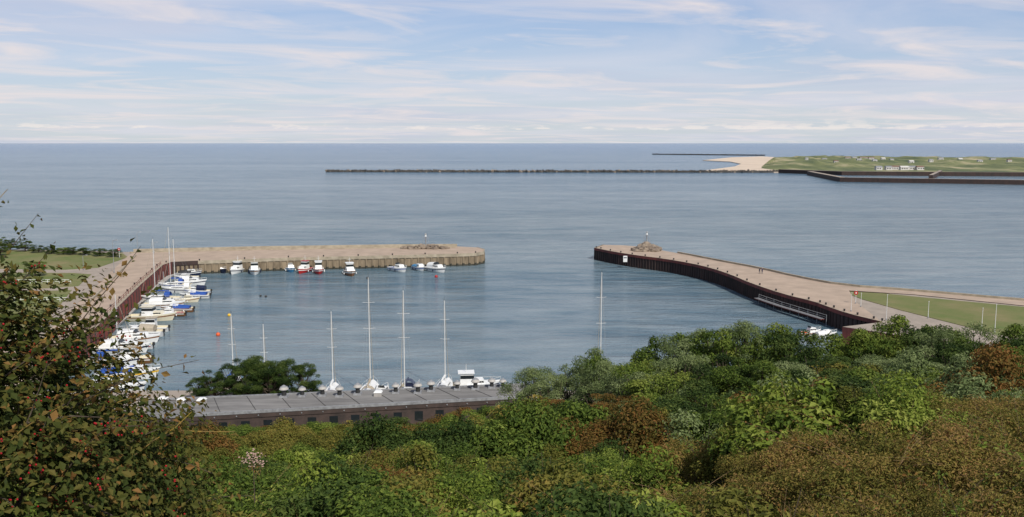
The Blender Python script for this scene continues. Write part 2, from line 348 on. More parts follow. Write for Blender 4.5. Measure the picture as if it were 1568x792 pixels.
# landing stage hugging the right pier
q=MB(); st=[(a[0]-.7,a[1]-.9) for a in (P2(1165,440,4),P2(1200,451,4),P2(1268,470,4))]
q.ribbon(resample(st,3),0,1.3,1.3,1.5,'grey','rust')
for p in resample(st,3):
    q.tube((p.x-.3,p.y-1.2,-1),(p.x-.3,p.y-1.2,2.6),0.07,0.06,'grey')
q.ribbon([(p.x-.3,p.y-1.2) for p in resample(st,3)],0.04,0.04,2.5,2.58,'foam')
q.ribbon([(p.x-.3,p.y-1.2) for p in resample(st,3)],0.03,0.03,2.0,2.06,'grey')
q.obj('landing_stage')
q=MB(); pl=[P2(305,417,0),P2(262,424,0),P2(232,448,0),P2(190,490,0),P2(140,532,0),P2(110,565,0)]
q.ribbon(resample(pl,3),0.7,0.9,0.1,0.55,'foam','grey')
for p in resample(pl,7): q.tube((p.x-0.9,p.y,-1),(p.x-0.9,p.y,2.6),0.16,0.16,'grey',8)
q.obj('floating_pontoon')
# rubble heaps + beacons
def rubble(name,px,py,n,rx,ry,hh,lantern,rr=(0.5,1.1)):
    q=MB(); c=P(px,py,4)
    for i in range(n):
        a=random.uniform(0,6.28); t=math.sqrt(random.random()); r=random.uniform(*rr)
        q.ball((math.cos(a)*t*rx,math.sin(a)*t*ry,random.random()*(1-t)*hh+0.2),r,'rock',sx=1.2,sz=0.7,nu=6,nv=4,jit=0.25)
    if lantern:
        q.tube((0,0,0),(0,0,hh+2.2),0.28,0.2,'grey',8); q.box((0,0,hh+2.3),(1.1,1.1,0.12),'grey'); q.tube((0,0,hh+2.3),(0,0,hh+3.1),0.28,0.28,'white',8); q.ball((0,0,hh+3.2),0.35,'grey')
        q.tube((0.8,0,hh*.5),(0.8,0,hh+2.3),0.06,0.06,'grey'); q.tube((-0.8,0,hh*.5),(-0.8,0,hh+2.3),0.06,0.06,'grey')
    q.obj(name,c)
rubble('harbour_beacon',652,381,80,8,1.6,1.8,2,(0.35,0.9)); rubble('harbour_beacon',990,384,110,4.4,2.6,3.0,2,(0.6,1.3))
# breakwaters
def breakwater(p0,p1,k='rockdk',wd=3,h=2.6,step=1.8):
    q=MB()
    for p in resample([p0,p1],step):
        for j in range(3):
            r=random.uniform(0.9,2.1)
            q.ball((p.x+random.uniform(-1,1),p.y+random.uniform(-wd,wd),random.uniform(0,h-1)),r,k if random.random()<.8 else 'rock',nu=5,nv=4,jit=0.25)
    q.ribbon([p0,p1],wd,wd,-1,h-0.8,k)
    q.obj('rock_breakwater')
breakwater(P2(500,263.5),P2(1210,264.5),h=3.2); breakwater(P2(1000,236.8),P2(1170,238.6),wd=6,h=4,step=5)
q=MB()
q.ribbon([P2(1195,265),P2(1290,268.5),P2(1440,269.5),P2(1900,272)],4,4,-1,5,'pave','rustdk')
q.ribbon([P2(1240,268),P2(1290,278.5),P2(1568,283),P2(1900,289)],3.5,3.5,-1,4.6,'pave','rustdk')
q.ribbon([P2(1440,267),P2(1425,275)],2,2,-1,5,'pave','rustdk')
q.obj('quay_wall')
# island
q=MB()
q.prism([P2(*p,1.2) for p in [(1070,262.5),(1230,263.5),(1230,250),(1190,241),(1165,239.5),(1120,241),(1076,245.5),(1118,247.5),(1135,251),(1125,255),(1090,259.5)]],-1,1.2,'sand','sand')
q.obj('beach')
q=MB(); cols=[];nx,ny=190,50
for i in range(nx+1):
    px=1165+(1950-1165)*i/nx
    a=Vector(P2(px,np.interp(px,[1165,1210,1568,1950],[257,263,265.5,268]),2)); b_=Vector(P2(px,np.interp(px,[1165,1185,1300,1568,1950],[255,241,240,242,243]),2))
    ring=[]
    for j in range(ny+1):
        t=j/ny; p=a.lerp(b_,t); e=min(1,min(t,1-t)*6)*min(1,i/5)
        hh=1+e*(2.5+ 7*max(0,noise.fractal(Vector((p.x/80,p.y/120,0)),1,2,5)+0.25))
        ring.append((p.x,p.y,hh))
    cols.append(ring)
q.loft(cols,'dune'); q.obj('dune_island',smooth=True,recalc=False)
def hut(px,py,wd,dp,h,rk='grey',name='island_house'):
    q=MB(); x,y,_=P(px,py,5); q.box((0,0,h/2),(wd,dp,h),'housewall'); 
    q.add([(-wd/2-.3,-dp/2-.3,h),(wd/2+.3,-dp/2-.3,h),(wd/2+.3,dp/2+.3,h),(-wd/2-.3,dp/2+.3,h),(-wd/2,0,h+1.6),(wd/2,0,h+1.6)],[(0,1,5,4),(2,3,4,5),(0,4,3),(1,2,5)],rk)
    for i in range(int(wd//3)): q.box((-wd/2+2+i*3,-dp/2-.03,h*.55),(1.6,.06,1.4),'glass')
    q.obj(name,(x,y,4.5))
for px,py,wd in [(1298,244,12),(1308,243.5,10),(1322,244,18),(1334,244,12),(1352,245,8),(1372,259.5,16),(1384,260,11),(1408,260,9),(1345,260,8),(1262,246,9),(1440,245,10),(1520,246,10),(1235,245,6),(1470,246,8),(1280,250,8),(1395,250,8),(1315,247,9),(1339,248,8),(1365,247,7),(1425,248,7),(1245,251,7),(1500,249,8),(1545,248,7),(1396,259.8,9),(1360,260,8)]:
    hut(px,py,wd,7,4,random.choice(['grey','housewall','roofred','grey']))

# ---------------------------------------------------------------- boats
def hull(q,Ln,B,Hh,kh,kd,kst=None,nst=12):
    secs=[]
    for i in range(nst+1):
        t=i/nst
        wv=B/2*(0.86+0.14*min(1,t/0.35))*(1-max(0,(t-0.42)/0.58)**2.3); wv=max(wv,0.02)
        h=Hh*(1+0.45*t*t); x=-Ln/2+Ln*t+(0.0)
        rake=0.10*Ln*max(0,(t-.7)/.3)
        secs.append([(x,wv,h),(x-rake*.2,wv*.98,h*.78),(x-rake*.35,wv*.94,h*.6),(x-rake*.8,wv*.72,0.05),(x-rake,0,-0.35),(x-rake*.8,-wv*.72,0.05),(x-rake*.35,-wv*.94,h*.6),(x-rake*.2,-wv*.98,h*.78),(x,-wv,h)])
    def sub(idx): return [[s_[j] for j in idx] for s_ in secs]
    q.loft(sub([0,1]),kh);q.loft(sub([1,2]),kst or kh);q.loft(sub([2,3,4,5,6]),kh);q.loft(sub([6,7]),kst or kh);q.loft(sub([7,8]),kh)
    q.add(secs[0],[tuple(range(9))],kh)
    # gunwale + deck
    q.loft([[(s_[0][0],s_[0][1],s_[0][2]),(s_[0][0],s_[0][1]*.86,s_[0][2]+.02)] for s_ in secs],kd)
    q.loft([[(s_[0][0],-s_[0][1]*.86,s_[0][2]+.02),(s_[0][0],-s_[0][1],s_[0][2])] for s_ in secs],kd)
    k=int(nst*0.42)
    q.loft([[(s_[0][0],s_[0][1]*.86,s_[0][2]+.02),(s_[0][0],0,s_[0][2]+.08),(s_[0][0],-s_[0][1]*.86,s_[0][2]+.02)] for s_ in secs[k:]],kd)
    q.loft([[(s_[0][0],s_[0][1]*.86,s_[0][2]+.02),(s_[0][0],s_[0][1]*.8,.35),(s_[0][0],-s_[0][1]*.8,.35),(s_[0][0],-s_[0][1]*.86,s_[0][2]+.02)] for s_ in secs[:k+1]],'cream' if kd!='wood' else 'wood')
    return secs
def motorboat(px,py,Ln,ang,style=0,kh='white',kst=None,kc='blue',kd='white',scl=1.0):
    q=MB(); B=Ln*0.34; Hh=0.10*Ln+0.25
    secs=hull(q,Ln,B,Hh,kh,kd,kst)
    cl=Ln*0.34; cw=B*0.66; ch=0.85; x0=Ln*0.08; z0=Hh+.05
    # cabin trunk with window band
    q.box((x0,0,z0+ch/2),(cl,cw,ch),'white' if kh!='cream' else 'cream',0.72,0.84,-0.1)
    q.box((x0-.05,0,z0+ch*.62),(cl*.80,cw*.955,ch*.30),'glass',0.93,0.955,-0.04)
    if style==0: # cruiser with windscreen and canopy over the cockpit
        wx=x0-cl*.25
        q.add([(wx+.5,-cw*.42,z0+ch),(wx+.5,cw*.42,z0+ch),(wx,cw*.38,z0+ch+.55),(wx,-cw*.38,z0+ch+.55)],[(0,1,2,3)],'glass')
        rings=[]
        for t in np.linspace(0,1,6):
            x=wx-t*Ln*.32; top=z0+ch+.55-t*.25; wd=B*.42
            rings.append([(x,wd*math.cos(a),Hh+.05+(top-Hh)*math.sin(a)**.6) for a in np.linspace(0.001,math.pi-.001,9)])
        q.loft(rings,kc); q.add(rings[-1],[tuple(range(9))],kc)
    elif style==1: # pilot house
        q.box((x0-cl*.45,0,z0+.95),(cl*.75,cw*1.02,1.9),'white' if kh!='white' else kd,0.85,0.88,-0.05)
        q.box((x0-cl*.45,0,z0+1.35),(cl*.70,cw*.985,.55),'glass',0.95,0.955,-0.02)
        q.box((x0-cl*.5,0,z0+1.96),(cl*.82,cw*1.08,.1),kc)
        q.tube((x0-cl*.5,0,z0+2),(x0-cl*.5,0,z0+3.3),.05,.03,'alu')
        q.tube((x0-cl*.5,-.4,z0+2.7),(x0-cl*.5,.4,z0+2.7),.03,.03,'alu')
    elif style==2: # open with screen
        wx=x0-cl*.35
        q.box((wx+.1,0,z0+ch+.2),(.08,cw*.8,.45),'glass',1,.9,-.2)
        q.box((-Ln*.25,0,.65),(.6,cw*.8,.45),kc); q.box((-Ln*.38,0,.7),(.5,cw*.9,.4),kc)
    elif style==3: # fully covered cockpit tarp
        rings=[]
        for t in np.linspace(0,1,6):
            x=x0+.2-t*Ln*.52; rings.append([(x,B*.47*math.cos(a),Hh+.05+(.95-.45*t)*math.sin(a)) for a in np.linspace(0.001,math.pi-.001,9)])
        q.loft(rings,kc); q.add(rings[-1],[tuple(range(9))],kc)
    # bow rail
    pr_=[secs[i][0] for i in range(6,13,2)]
    for sg in (1,-1):
        pv=None
        for p in pr_:
            a=(p[0],p[1]*.88*sg,p[2]); t=(p[0],p[1]*.85*sg,p[2]+.55); q.tube(a,t,.025,.025,'alu',4)
            if pv: q.tube(pv,t,.025,.025,'alu',4)
            pv=t
    # outboard engine, fenders
    q.box((-Ln/2-.25,0,Hh+.05),(.45,.4,.6),'rubber',.8,.8); q.box((-Ln/2-.22,0,Hh*.4-.2),(.18,.14,Hh+.5),'rubber')
    for t in (-.25,.05):
        for sg in (1,-1): q.ball((Ln*t,sg*(B/2+.08),Hh*.45),.13,'white' if kh!='white' else 'navy',sz=2,nu=6,nv=4)
    x,y,_=P(px,py,0)
    o=q.obj('motorboat',(x,y,0.0),math.radians(ang)); o.scale=(scl,scl*(1.12 if scl>1 else 1),scl)
def sailboat(px,py,Ln,ang,mast,kh='white',kst='navy',kc='blue',cover=True):
    q=MB(); B=Ln*.31; Hh=.09*Ln+.25
    secs=hull(q,Ln,B,Hh,kh,'white',kst)
    q.box((Ln*.08,0,Hh+.28),(Ln*.42,B*.55,.5),'white',.82,.8); q.box((Ln*.06,0,Hh+.32),(Ln*.30,B*.53,.18),'glass',.97,.93)
    if cover:
        rings=[]
        for t in np.linspace(0,1,4):
            x=-Ln*.12-t*Ln*.14; rings.append([(x,B*.34*math.cos(a),Hh+.3+1.15*math.sin(a)) for a in np.linspace(0.001,math.pi-.001,7)])
        q.loft(rings,kc)
    mx=Ln*.12; r=.085 
    q.tube((mx,0,Hh),(mx,0,mast),r,r*.7,'alu',8)
    q.tube((mx,0,Hh+1.5),(mx-Ln*.36,0,Hh+1.55),.07,.07,'alu',6); q.tube((mx-.1,0,Hh+1.68),(mx-Ln*.34,0,Hh+1.66),.2,.13,kc,8)
    for f in (.55,.78):
        zz=Hh+(mast-Hh)*f
        for sg in (1,-1): q.tube((mx,0,zz),(mx,sg*B*.28,zz+.05),.03,.03,'alu',4)
    for sg in (1,-1): q.tube((mx,sg*B*.45,Hh),(mx,0,mast-.2),.012,.012,'grey',4)
    q.tube((Ln*.47,0,Hh*1.4),(mx,0,mast-.1),.04,.025,'canvas',5); q.tube((-Ln*.48,0,Hh),(mx,0,mast),.012,.012,'grey',4)
    q.tube((mx,0,mast),(mx,0,mast+.7),.02,.02,'rubber',4)
    for sg in (1,-1):
        pv=None
        for i in range(0,13,2):
            p=secs[i][0]; a=(p[0],p[1]*.9*sg,p[2]); t=(p[0],p[1]*.9*sg,p[2]+.6); q.tube(a,t,.022,.022,'alu',4)
            if pv: q.tube(pv,t,.015,.015,'alu',4)
            pv=t
    for t in (-.25,.1):
        for sg in (1,-1): q.ball((Ln*t,sg*(B/2+.1),Hh*.45),.15,'navy',sz=2,nu=6,nv=4)
    x,y,_=P(px,py,0); q.obj('sailboat',(x,y,0),math.radians(ang))
# along the far pier
for px,py,Ln,ang,st,kh,ks,kc in [(341,417,6.5,-65,3,'navy',None,'white'),(363,418,7,-100,1,'white','navy','white'),(390,419,7.3,-75,1,'white','wood','canvas'),(445,415.5,6,-70,2,'ltblue','white','ltblue'),(466,417,6.5,-105,1,'red','white','red'),(488,418,7,-78,1,'red','white','white'),(536,421,7.5,-72,1,'wood','white','white'),(610,415.5,6.8,-45,2,'white','blue','blue'),(642,414,6,-60,3,'white','blue','ltblue'),(668,416,7.5,-45,0,'white','navy','white')]:
    motorboat(px,py,Ln,ang,st,kh,ks,kc,scl=1.22)
# along the long arm
for px,py,Ln,ang,st,kh,ks,kc in [(290,422,7.5,8,3,'navy','white','rubber'),(286,428.5,7,190,2,'white','navy','white'),(292,437,9,5,0,'white','navy','white'),(298,457,7.5,186,3,'white','navy','blue'),(286,463,6.5,10,2,'cream','wood','canvas'),(252,472,10,5,0,'white','wood','white'),(271,478,7.5,187,3,'wood','white','blue'),(234,491,10.5,3,1,'cream','wood','cream'),(228,508,8,186,1,'white','wood','canvas'),(216,515,9,184,0,'white','navy','canvas'),(208,525,10,4,0,'white','wood','white'),(186,541,11,3,0,'white','navy','white'),(206,534,7,182,2,'white','red','ltblue'),(198,580,10.5,5,3,'white','yellow','blue'),(176,603,10,8,0,'white','navy','white'),(262,484,6.5,182,2,'wood','white','red'),(302,450,7,184,0,'white','blue','navy'),(196,556,8.5,186,1,'wood','white','canvas')]:
    motorboat(px,py,Ln,ang,st,kh,ks,kc)
sailboat(276,448,10,186,14.5,kc='white'); sailboat(246,462,10,184,16,kc='blue'); sailboat(268,441,9,186,17,kst='blue'); sailboat(172,560,10,5,13)
# below the near quay
for px,py,Ln,ang,mt,kh,kc in [(355,596,7.5,86,12.4,'white','blue'),(405,603,7,94,11.2,'white','canvas'),(509,611,9,94,13.8,'white','white'),(566,612,11,92,19.2,'white','canvas'),(622,612,11,268,17.6,'navy','navy'),(680,603,9,84,15,'white','white'),(921,602,9.5,95,19.5,'white','navy')]:
    sailboat(px,py,Ln,ang,mt,kh,'navy',kc)
motorboat(722,599,9.5,5,1,'white','navy','white'); motorboat(585,610,6,80,2,'white','navy','white')
motorboat(1240,514,5.5,20,2,'white','orange','orange'); motorboat(1264,517,5,12,3,'white','navy','white')
# buoys
def buoy(px,py,k,r=.45):
    q=MB(); q.ball((0,0,r*.5),r,k,nu=12,nv=8); q.tube((0,0,r*1.3),(0,0,r*1.9),.06,.06,'grey'); q.tube((0,0,r*1.75),(0,0,r*1.85),.14,.14,'grey',8); q.obj('mooring_buoy',P(px,py,0),smooth=True)
buoy(334,514,'orange');buoy(668,425,'red',.5);buoy(351,484,'yellow',.4);buoy(563,427,'rubber',.4);buoy(399,454,'rubber',.3);buoy(407,455,'rubber',.3)
# lamps, flag poles, markers
def lamp(px,py,h=7,z=4):
    q=MB(); q.tube((0,0,0),(0,0,h),.09,.06,'grey',8); q.tube((0,0,0),(0,0,.8),.16,.14,'grey',8); q.tube((0,0,h),(.9,0,h+.25),.05,.04,'grey'); q.box((1.1,0,h+.24),(.7,.25,.14),'grey',.8,.8); q.box((1.1,0,h+.15),(.5,.2,.04),'white'); q.obj('street_lamp',P(px,py,z))
for a_ in [(211,386,6.5),(128,413,4),(236,388,3.5),(175,418,9)]: lamp(*a_)
def pole(px,py,h,top=None,z=4,name='flag_pole',r=.07):
    q=MB(); q.tube((0,0,0),(0,0,h),r,r*.6,'alu',8); q.tube((0,0,0),(0,0,.3),r*2.2,r*2,'grey',8); q.ball((0,0,h+.05),r*1.4,'alu')
    if top: q.tube((0,-.06,h-.45),(0,.06,h-.45),.45,.45,top,12); q.tube((0,-.08,h-.45),(0,-.06,h-.45),.16,.16,'white',12)
    q.obj(name,P(px,py,z))
pole(1357,490,5.2);pole(1421,487,3.4);pole(1503,505,4.2);pole(1523,510,5.5);pole(1303,477,4,None,4);pole(1310,465,2.9,'red',4,'harbour_sign');pole(1318,470,3);pole(183,395,3.2,'red',4,'harbour_sign')
q=MB(); q.box((0,0,0),(1.3,.12,2.0),'white'); q.box((0,-.08,.4),(1,.04,.3),'navy'); q.obj('wall_sign',(P2(958,391,4)[0]-.2,P2(958,391,4)[1]-.75,2.9))
for fx,fy,fn in ((22,462,9),(20,434,11)):
    q=MB(); 
    for i in range(fn): q.box((i*1.5,0,.5),(.08,.08,1.0),'white')
    ww=(fn-1)*1.5; q.box((ww/2,.07,.95),(ww+.1,.06,.08),'white');q.box((ww/2,.07,.5),(ww+.1,.06,.08),'white'); q.obj('white_fence',P(fx,fy,3.9),0.0)

# ---------------------------------------------------------------- people
def person(loc,rz,jk,name='person'):
    V_=[(0,0,.95),(0,0,1.15),(0,0,1.38),(0,0,1.5),(0.01,0,1.62),(0.01,0,1.72),(0,.1,.9),(.1,.1,.5),(.0,.1,.08),(.17,.1,.04),(0,-.1,.9),(-.02,-.1,.5),(-.16,-.1,.08),(0,-.1,.04),(0,.19,1.40),(-.06,.24,1.12),(.06,.25,.88),(0,-.19,1.40),(.05,-.24,1.12),(.16,-.25,.9)]
    Ed=[(0,1),(1,2),(2,3),(3,4),(4,5),(0,6),(6,7),(7,8),(8,9),(0,10),(10,11),(11,12),(12,13),(2,14),(14,15),(15,16),(2,17),(17,18),(18,19)]
    Rr=[.14,.14,.16,.055,.095,.08,.095,.065,.045,.04,.095,.065,.045,.04,.065,.05,.035,.065,.05,.035]
    me=bpy.data.meshes.new(name); me.from_pydata(V_,Ed,[]); o=bpy.data.objects.new(name,me); sc.collection.objects.link(o)
    o.location=loc;o.rotation_euler=(0,0,rz)
    md=o.modifiers.new('skin','SKIN')
    for i,sv_ in enumerate(me.skin_vertices[0].data): sv_.radius=(Rr[i],Rr[i]); sv_.use_root=(i==0)
    ss=o.modifiers.new('sub','SUBSURF'); ss.levels=1; ss.render_levels=2
    m,n3_,b3=newmat('clothes'); t=n3_.nodes.new('ShaderNodeTexCoord'); sx=n3_.nodes.new('ShaderNodeSeparateXYZ'); n3_.links.new(t.outputs['Object'],sx.inputs[0])
    dv=n3_.nodes.new('ShaderNodeMath'); dv.operation='DIVIDE'; dv.inputs[1].default_value=1.82; n3_.links.new(sx.outputs[2],dv.inputs[0])
    r=n3_.nodes.new('ShaderNodeValToRGB'); r.color_ramp.interpolation='CONSTANT'; e=r.color_ramp.elements
    e[0].position=0;e[0].color=(.02,.02,.02,1);e[1].position=.05;e[1].color=(.03,.04,.07,1)
    for p_,c_ in [(.5,jk),(.83,(.45,.27,.19)),(.94,(.05,.03,.02))]:
        x=e.new(p_); x.color=(*c_,1)
    n3_.links.new(dv.outputs[0],r.inputs[0]); n3_.links.new(r.outputs[0],b3.inputs['Base Color']); me.materials.append(m)
person(P(1163,419,4),math.radians(120),(.03,.03,.04)); person(P(1167,419.5,4),math.radians(110),(.05,.04,.08))

# ---------------------------------------------------------------- roofed building on the near quay
rc=[P2(225,613,7),P2(806,588,7),P2(806,607,7),P2(225,639,7)]
q=MB(); q.prism(rc,6.2,7,'roof','fascia')
ins=[Vector(p) for p in rc]; cen=sum(ins,Vector((0,0)))/4
wl=[cen+(p-cen)*0.97 for p in ins]; q.prism(wl,3.8,6.2,'roof','fascia')
fr=resample([rc[3],rc[2]],2.6); q.ribbon(resample([rc[3],rc[2]],5),0.15,0.05,6.75,7.12,'grey','grey'); q.ribbon(resample([rc[0],rc[1]],5),0.05,0.15,6.75,7.15,'grey','grey')
for p in resample([wl[3],wl[2]],2.6): q.box((p.x,p.y-.04,5.2),(1.1,.12,1.2),'glass')
for p in fr: q.tube((p.x,p.y-.08,6.5),(p.x,p.y-.12,6.5),.09,.09,'grey',8)
for p,p2 in zip(resample([rc[0],rc[1]],4.0),resample([rc[3],rc[2]],4.0)): q.tube((p.x,p.y,7.02),(p2.x,p2.y,7.02),.04,.04,'rubber',4)
q.obj('quay_building')
def vent(px,py,s_=1.0):
    q=MB(); q.box((0,0,.12),(.9*s_,.9*s_,.24),'grey',.9,.9); q.tube((0,0,.2),(0,0,.75*s_),.26*s_,.22*s_,'rubber',12); q.tube((0,0,.7*s_),(0,0,.85*s_),.3*s_,.5*s_,'grey',14); q.tube((0,0,.85*s_),(0,0,1.1*s_),.5*s_,.36*s_,'foam',14); q.tube((0,0,1.1*s_),(0,0,1.3*s_),.36*s_,.08,'grey',14)
    q.obj('roof_ventilator',P(px,py,7))
for px,py in [(435,608),(463,607),(494,606),(520,607),(548,604),(606,602),(660,599),(700,597),(728,596),(753,594),(770,594),(640,602)]: vent(px,py,random.uniform(1.0,1.25))
def skylight(px,py,s_=1.0):
    q=MB(); q.box((0,0,.25),(s_,s_,.5),'foam'); q.box((0,0,.62),(s_*1.1,s_*1.1,.24),'white',.6,.6); q.obj('roof_skylight',P(px,py,7))
for px,py in [(250,616),(278,618),(309,618),(579,606)]: skylight(px,py)

# ---------------------------------------------------------------- hillside
TY=[-60,0,5,12,30,60,90,106,125]; TZ=[39,38.35,36.4,33.2,27.3,18.0,8.0,4.0,3.7]
def sstep(a,b,x): t=min(1,max(0,(x-a)/(b-a))); return t*t*(3-2*t)
def T(x,y):
    zz=float(np.interp(y,TY,TZ))
    zz+= 2.6*sstep(1.5,8,x)*math.exp(-((y-17)/8.0)**2)
    zz+= 3.0*sstep(5,25,x)*math.exp(-((y-60)/25.0)**2)
    k=sstep(3,12,y)*sstep(118,100,y)
    zz+= k*1.1*noise.fractal(Vector((x/9,y/9,3)),1,2,3)
    return zz
q=MB(); g=[]
for i in range(111):
    y=-30+ i*1.35
    g.append([(x,y,T(x,y)) for x in np.linspace(-190,190,191)])
q.loft(g,'soil'); q.obj('hillside',smooth=True,recalc=False)

def leafgeo(pos,nrm,size,asp=.5,fold=.15):
    n=len(pos); r=rng.normal(size=(n,3)); nrm=nrm+0.55*rng.normal(size=(n,3)); nrm/=np.linalg.norm(nrm,axis=1,keepdims=True)
    d=np.cross(nrm,r); d/=np.linalg.norm(d,axis=1,keepdims=True); sd_=np.cross(nrm,d)
    s_=(size*rng.uniform(.6,1.35,n))[:,None]
    v=np.empty((n,4,3)); v[:,0]=pos-d*s_*.5; v[:,1]=pos+sd_*s_*asp*.5+nrm*s_*fold; v[:,2]=pos+d*s_*.5; v[:,3]=pos-sd_*s_*asp*.5+nrm*s_*fold
    return v.reshape(-1,3)
def leafmesh(name,p,nn,cc,size,asp,lk,q=None,sg=.15):
    v=leafgeo(p,nn,size,asp); nf=len(p)
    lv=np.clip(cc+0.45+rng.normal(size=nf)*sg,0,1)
    q=q or MB(); q.mi(lk); ev=np.array(q.v) if q.v else np.zeros((0,3)); ne=len(ev)
    me=bpy.data.meshes.new(name)
    allv=np.concatenate([ev,v]); faces=list(q.f)+[tuple(x) for x in (np.arange(nf*4).reshape(-1,4)+ne).tolist()]
    me.from_pydata(allv.tolist(),[],faces)
    for m_ in q.mats: me.materials.append(m_)
    me.polygons.foreach_set('material_index',np.array(q.m+[q.mi(lk)]*nf,dtype=np.int32))
    a=me.attributes.new('lv','FLOAT','FACE'); a.data.foreach_set('value',np.concatenate([np.full(len(q.f),.5),lv]).astype(np.float32))
    me.update(); return me
def cloudmesh(name,clumps,nper,size,lk,asp=.5,extra=None,flat=0.5,zmin=0.02,crange=.35):
    P_=[];N_=[];C=[]
    for (x,y,z,r) in clumps:
        n=int(nper*r*r); dd=rng.normal(size=(n,3)); dd/=np.linalg.norm(dd,axis=1,keepdims=True); dd[:,2]=np.where(dd[:,2]<-.3,-dd[:,2],dd[:,2])
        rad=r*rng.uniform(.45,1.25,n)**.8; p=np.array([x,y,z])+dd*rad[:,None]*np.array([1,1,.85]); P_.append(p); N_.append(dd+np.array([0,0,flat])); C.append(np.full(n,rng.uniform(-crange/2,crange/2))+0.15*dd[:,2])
    p=np.concatenate(P_);nn=np.concatenate(N_);cc=np.concatenate(C); k=p[:,2]>zmin
    return leafmesh(name,p[k],nn[k],cc[k],size,asp,lk,extra)
def bush_clumps(R_,h,n,rc_):
    out=[]
    for i in range(n):
        a=random.uniform(0,6.28); t=math.sqrt(random.random()); out.append((math.cos(a)*t*R_*.8,math.sin(a)*t*R_*.8,h*(1-t*t*.6)*random.uniform(.35,.9),random.uniform(*rc_)))
    return out
def stems(R_,h,n,k='straw',r=.006,out=1.05):
    q=MB()
    for i in range(n):
        a=random.uniform(0,6.28); t=random.random(); x,y=math.cos(a)*R_*.3*t,math.sin(a)*R_*.3*t
        e=(math.cos(a)*R_*.9*t,math.sin(a)*R_*.9*t,h*random.uniform(.7,out)); mid=((x+e[0])/2*.9,(y+e[1])/2*.9,e[2]*.6)
        q.tube((x,y,0),mid,r*1.6,r,k,4); q.tube(mid,e,r,r*.5,k,4)
    return q
def sprig(name,lk,size,n=7,h=1.9,spread=.9,stem='straw'):
    q=MB(); ps=[];ns=[]
    for i in range(n):
        a=random.uniform(0,6.28); u=np.array([math.cos(a)*.25*spread,math.sin(a)*.25*spread,.5*h/1.9]); p=np.array([random.uniform(-.3,.3),random.uniform(-.3,.3),0.]); r=.009
        for j in range(6):
            p_=p+u*random.uniform(.7,1.0)
            q.tube(p,p_,r,r*.8,stem,4); r*=.8
            if j>1:
                for k in range(7):
                    t=random.random(); ps.append(p*(1-t)+p_*t+rng.normal(size=3)*.05); ns.append(np.array([0,0,1.])+rng.normal(size=3)*.3)
            u=u+np.array([math.cos(a)*.09*spread,math.sin(a)*.09*spread,-.07])+rng.normal(size=3)*.03; p=p_
    return leafmesh(name,np.array(ps),np.array(ns),np.full(len(ps),.18),size,.55,lk,q)
NB={'green':[],'bramble':[],'olive':[],'russet':[],'dry':[],'dkleaf':[]}
for k in ('green','olive','dkleaf'):
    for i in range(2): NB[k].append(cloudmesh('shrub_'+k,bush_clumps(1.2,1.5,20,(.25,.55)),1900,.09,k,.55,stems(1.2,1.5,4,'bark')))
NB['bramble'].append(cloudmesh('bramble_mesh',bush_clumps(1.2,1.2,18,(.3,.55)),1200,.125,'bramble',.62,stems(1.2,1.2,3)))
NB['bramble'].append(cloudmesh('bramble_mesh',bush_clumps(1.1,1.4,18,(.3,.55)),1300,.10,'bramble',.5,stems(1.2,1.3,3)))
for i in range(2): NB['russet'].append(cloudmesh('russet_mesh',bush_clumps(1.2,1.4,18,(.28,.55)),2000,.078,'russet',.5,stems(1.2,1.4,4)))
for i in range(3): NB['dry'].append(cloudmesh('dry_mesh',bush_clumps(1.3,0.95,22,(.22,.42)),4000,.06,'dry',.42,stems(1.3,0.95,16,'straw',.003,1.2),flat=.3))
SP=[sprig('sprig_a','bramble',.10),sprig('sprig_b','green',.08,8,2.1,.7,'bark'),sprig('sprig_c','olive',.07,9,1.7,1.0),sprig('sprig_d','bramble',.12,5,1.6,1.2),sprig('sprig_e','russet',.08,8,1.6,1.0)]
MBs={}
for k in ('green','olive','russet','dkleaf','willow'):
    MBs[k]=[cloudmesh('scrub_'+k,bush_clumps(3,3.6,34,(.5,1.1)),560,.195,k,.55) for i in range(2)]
def group(name):
    e=bpy.data.objects.new(name,None); sc.collection.objects.link(e); return e
G1=group('hillside_shrubs'); G2=group('hillside_scrub')
def inst(me,loc,s_,g,nm):
    o=bpy.data.objects.new(nm,me); o.location=loc; o.rotation_euler=(random.uniform(-.1,.1),random.uniform(-.1,.1),random.uniform(0,6.28)); o.scale=(s_,s_,s_*random.uniform(.85,1.15)); o.parent=g; sc.collection.objects.link(o)
cnt=0
y=6.2
while y<44:
    sp_=1.02+y*.023
    x=-(0.64*y+3)
    while x<0.64*y+3:
        xx=x+random.uniform(-.4,.4)*sp_; yy=y+random.uniform(-.4,.4)*sp_; x+=sp_
        nz=noise.noise(Vector((xx/2.2,yy/2.2,1))); nz2=noise.noise(Vector((xx/4,yy/4,9)))
        if xx>2.6+1.2*nz and yy<26: k='dry' if (nz2<.2) else random.choice(['olive','dry','bramble','green'])
        elif nz>.20: k='bramble'
        elif nz<-.32: k='dkleaf'
        elif nz2>.26: k='russet' if random.random()<.5 else 'olive'
        elif nz2<-.1: k=random.choice(['green','green','bramble'])
        else: k=random.choice(['green','olive','bramble','dkleaf','olive'])
        s_=random.uniform(.75,1.3)*(0.6+0.4*sstep(6,13,yy)) if k!='dry' else random.uniform(.7,1.15)
        inst(random.choice(NB[k]),(xx,yy,T(xx,yy)-.15),s_,G1,'shrub'); cnt+=1
        if yy<32 and random.random()<(.34 if k!='dry' else .12): inst(random.choice(SP),(xx,yy,T(xx,yy)),random.uniform(.6,.85)*(0.65+0.35*sstep(6,13,yy)),G1,'sprig')
    y+=sp_*.9
y=42
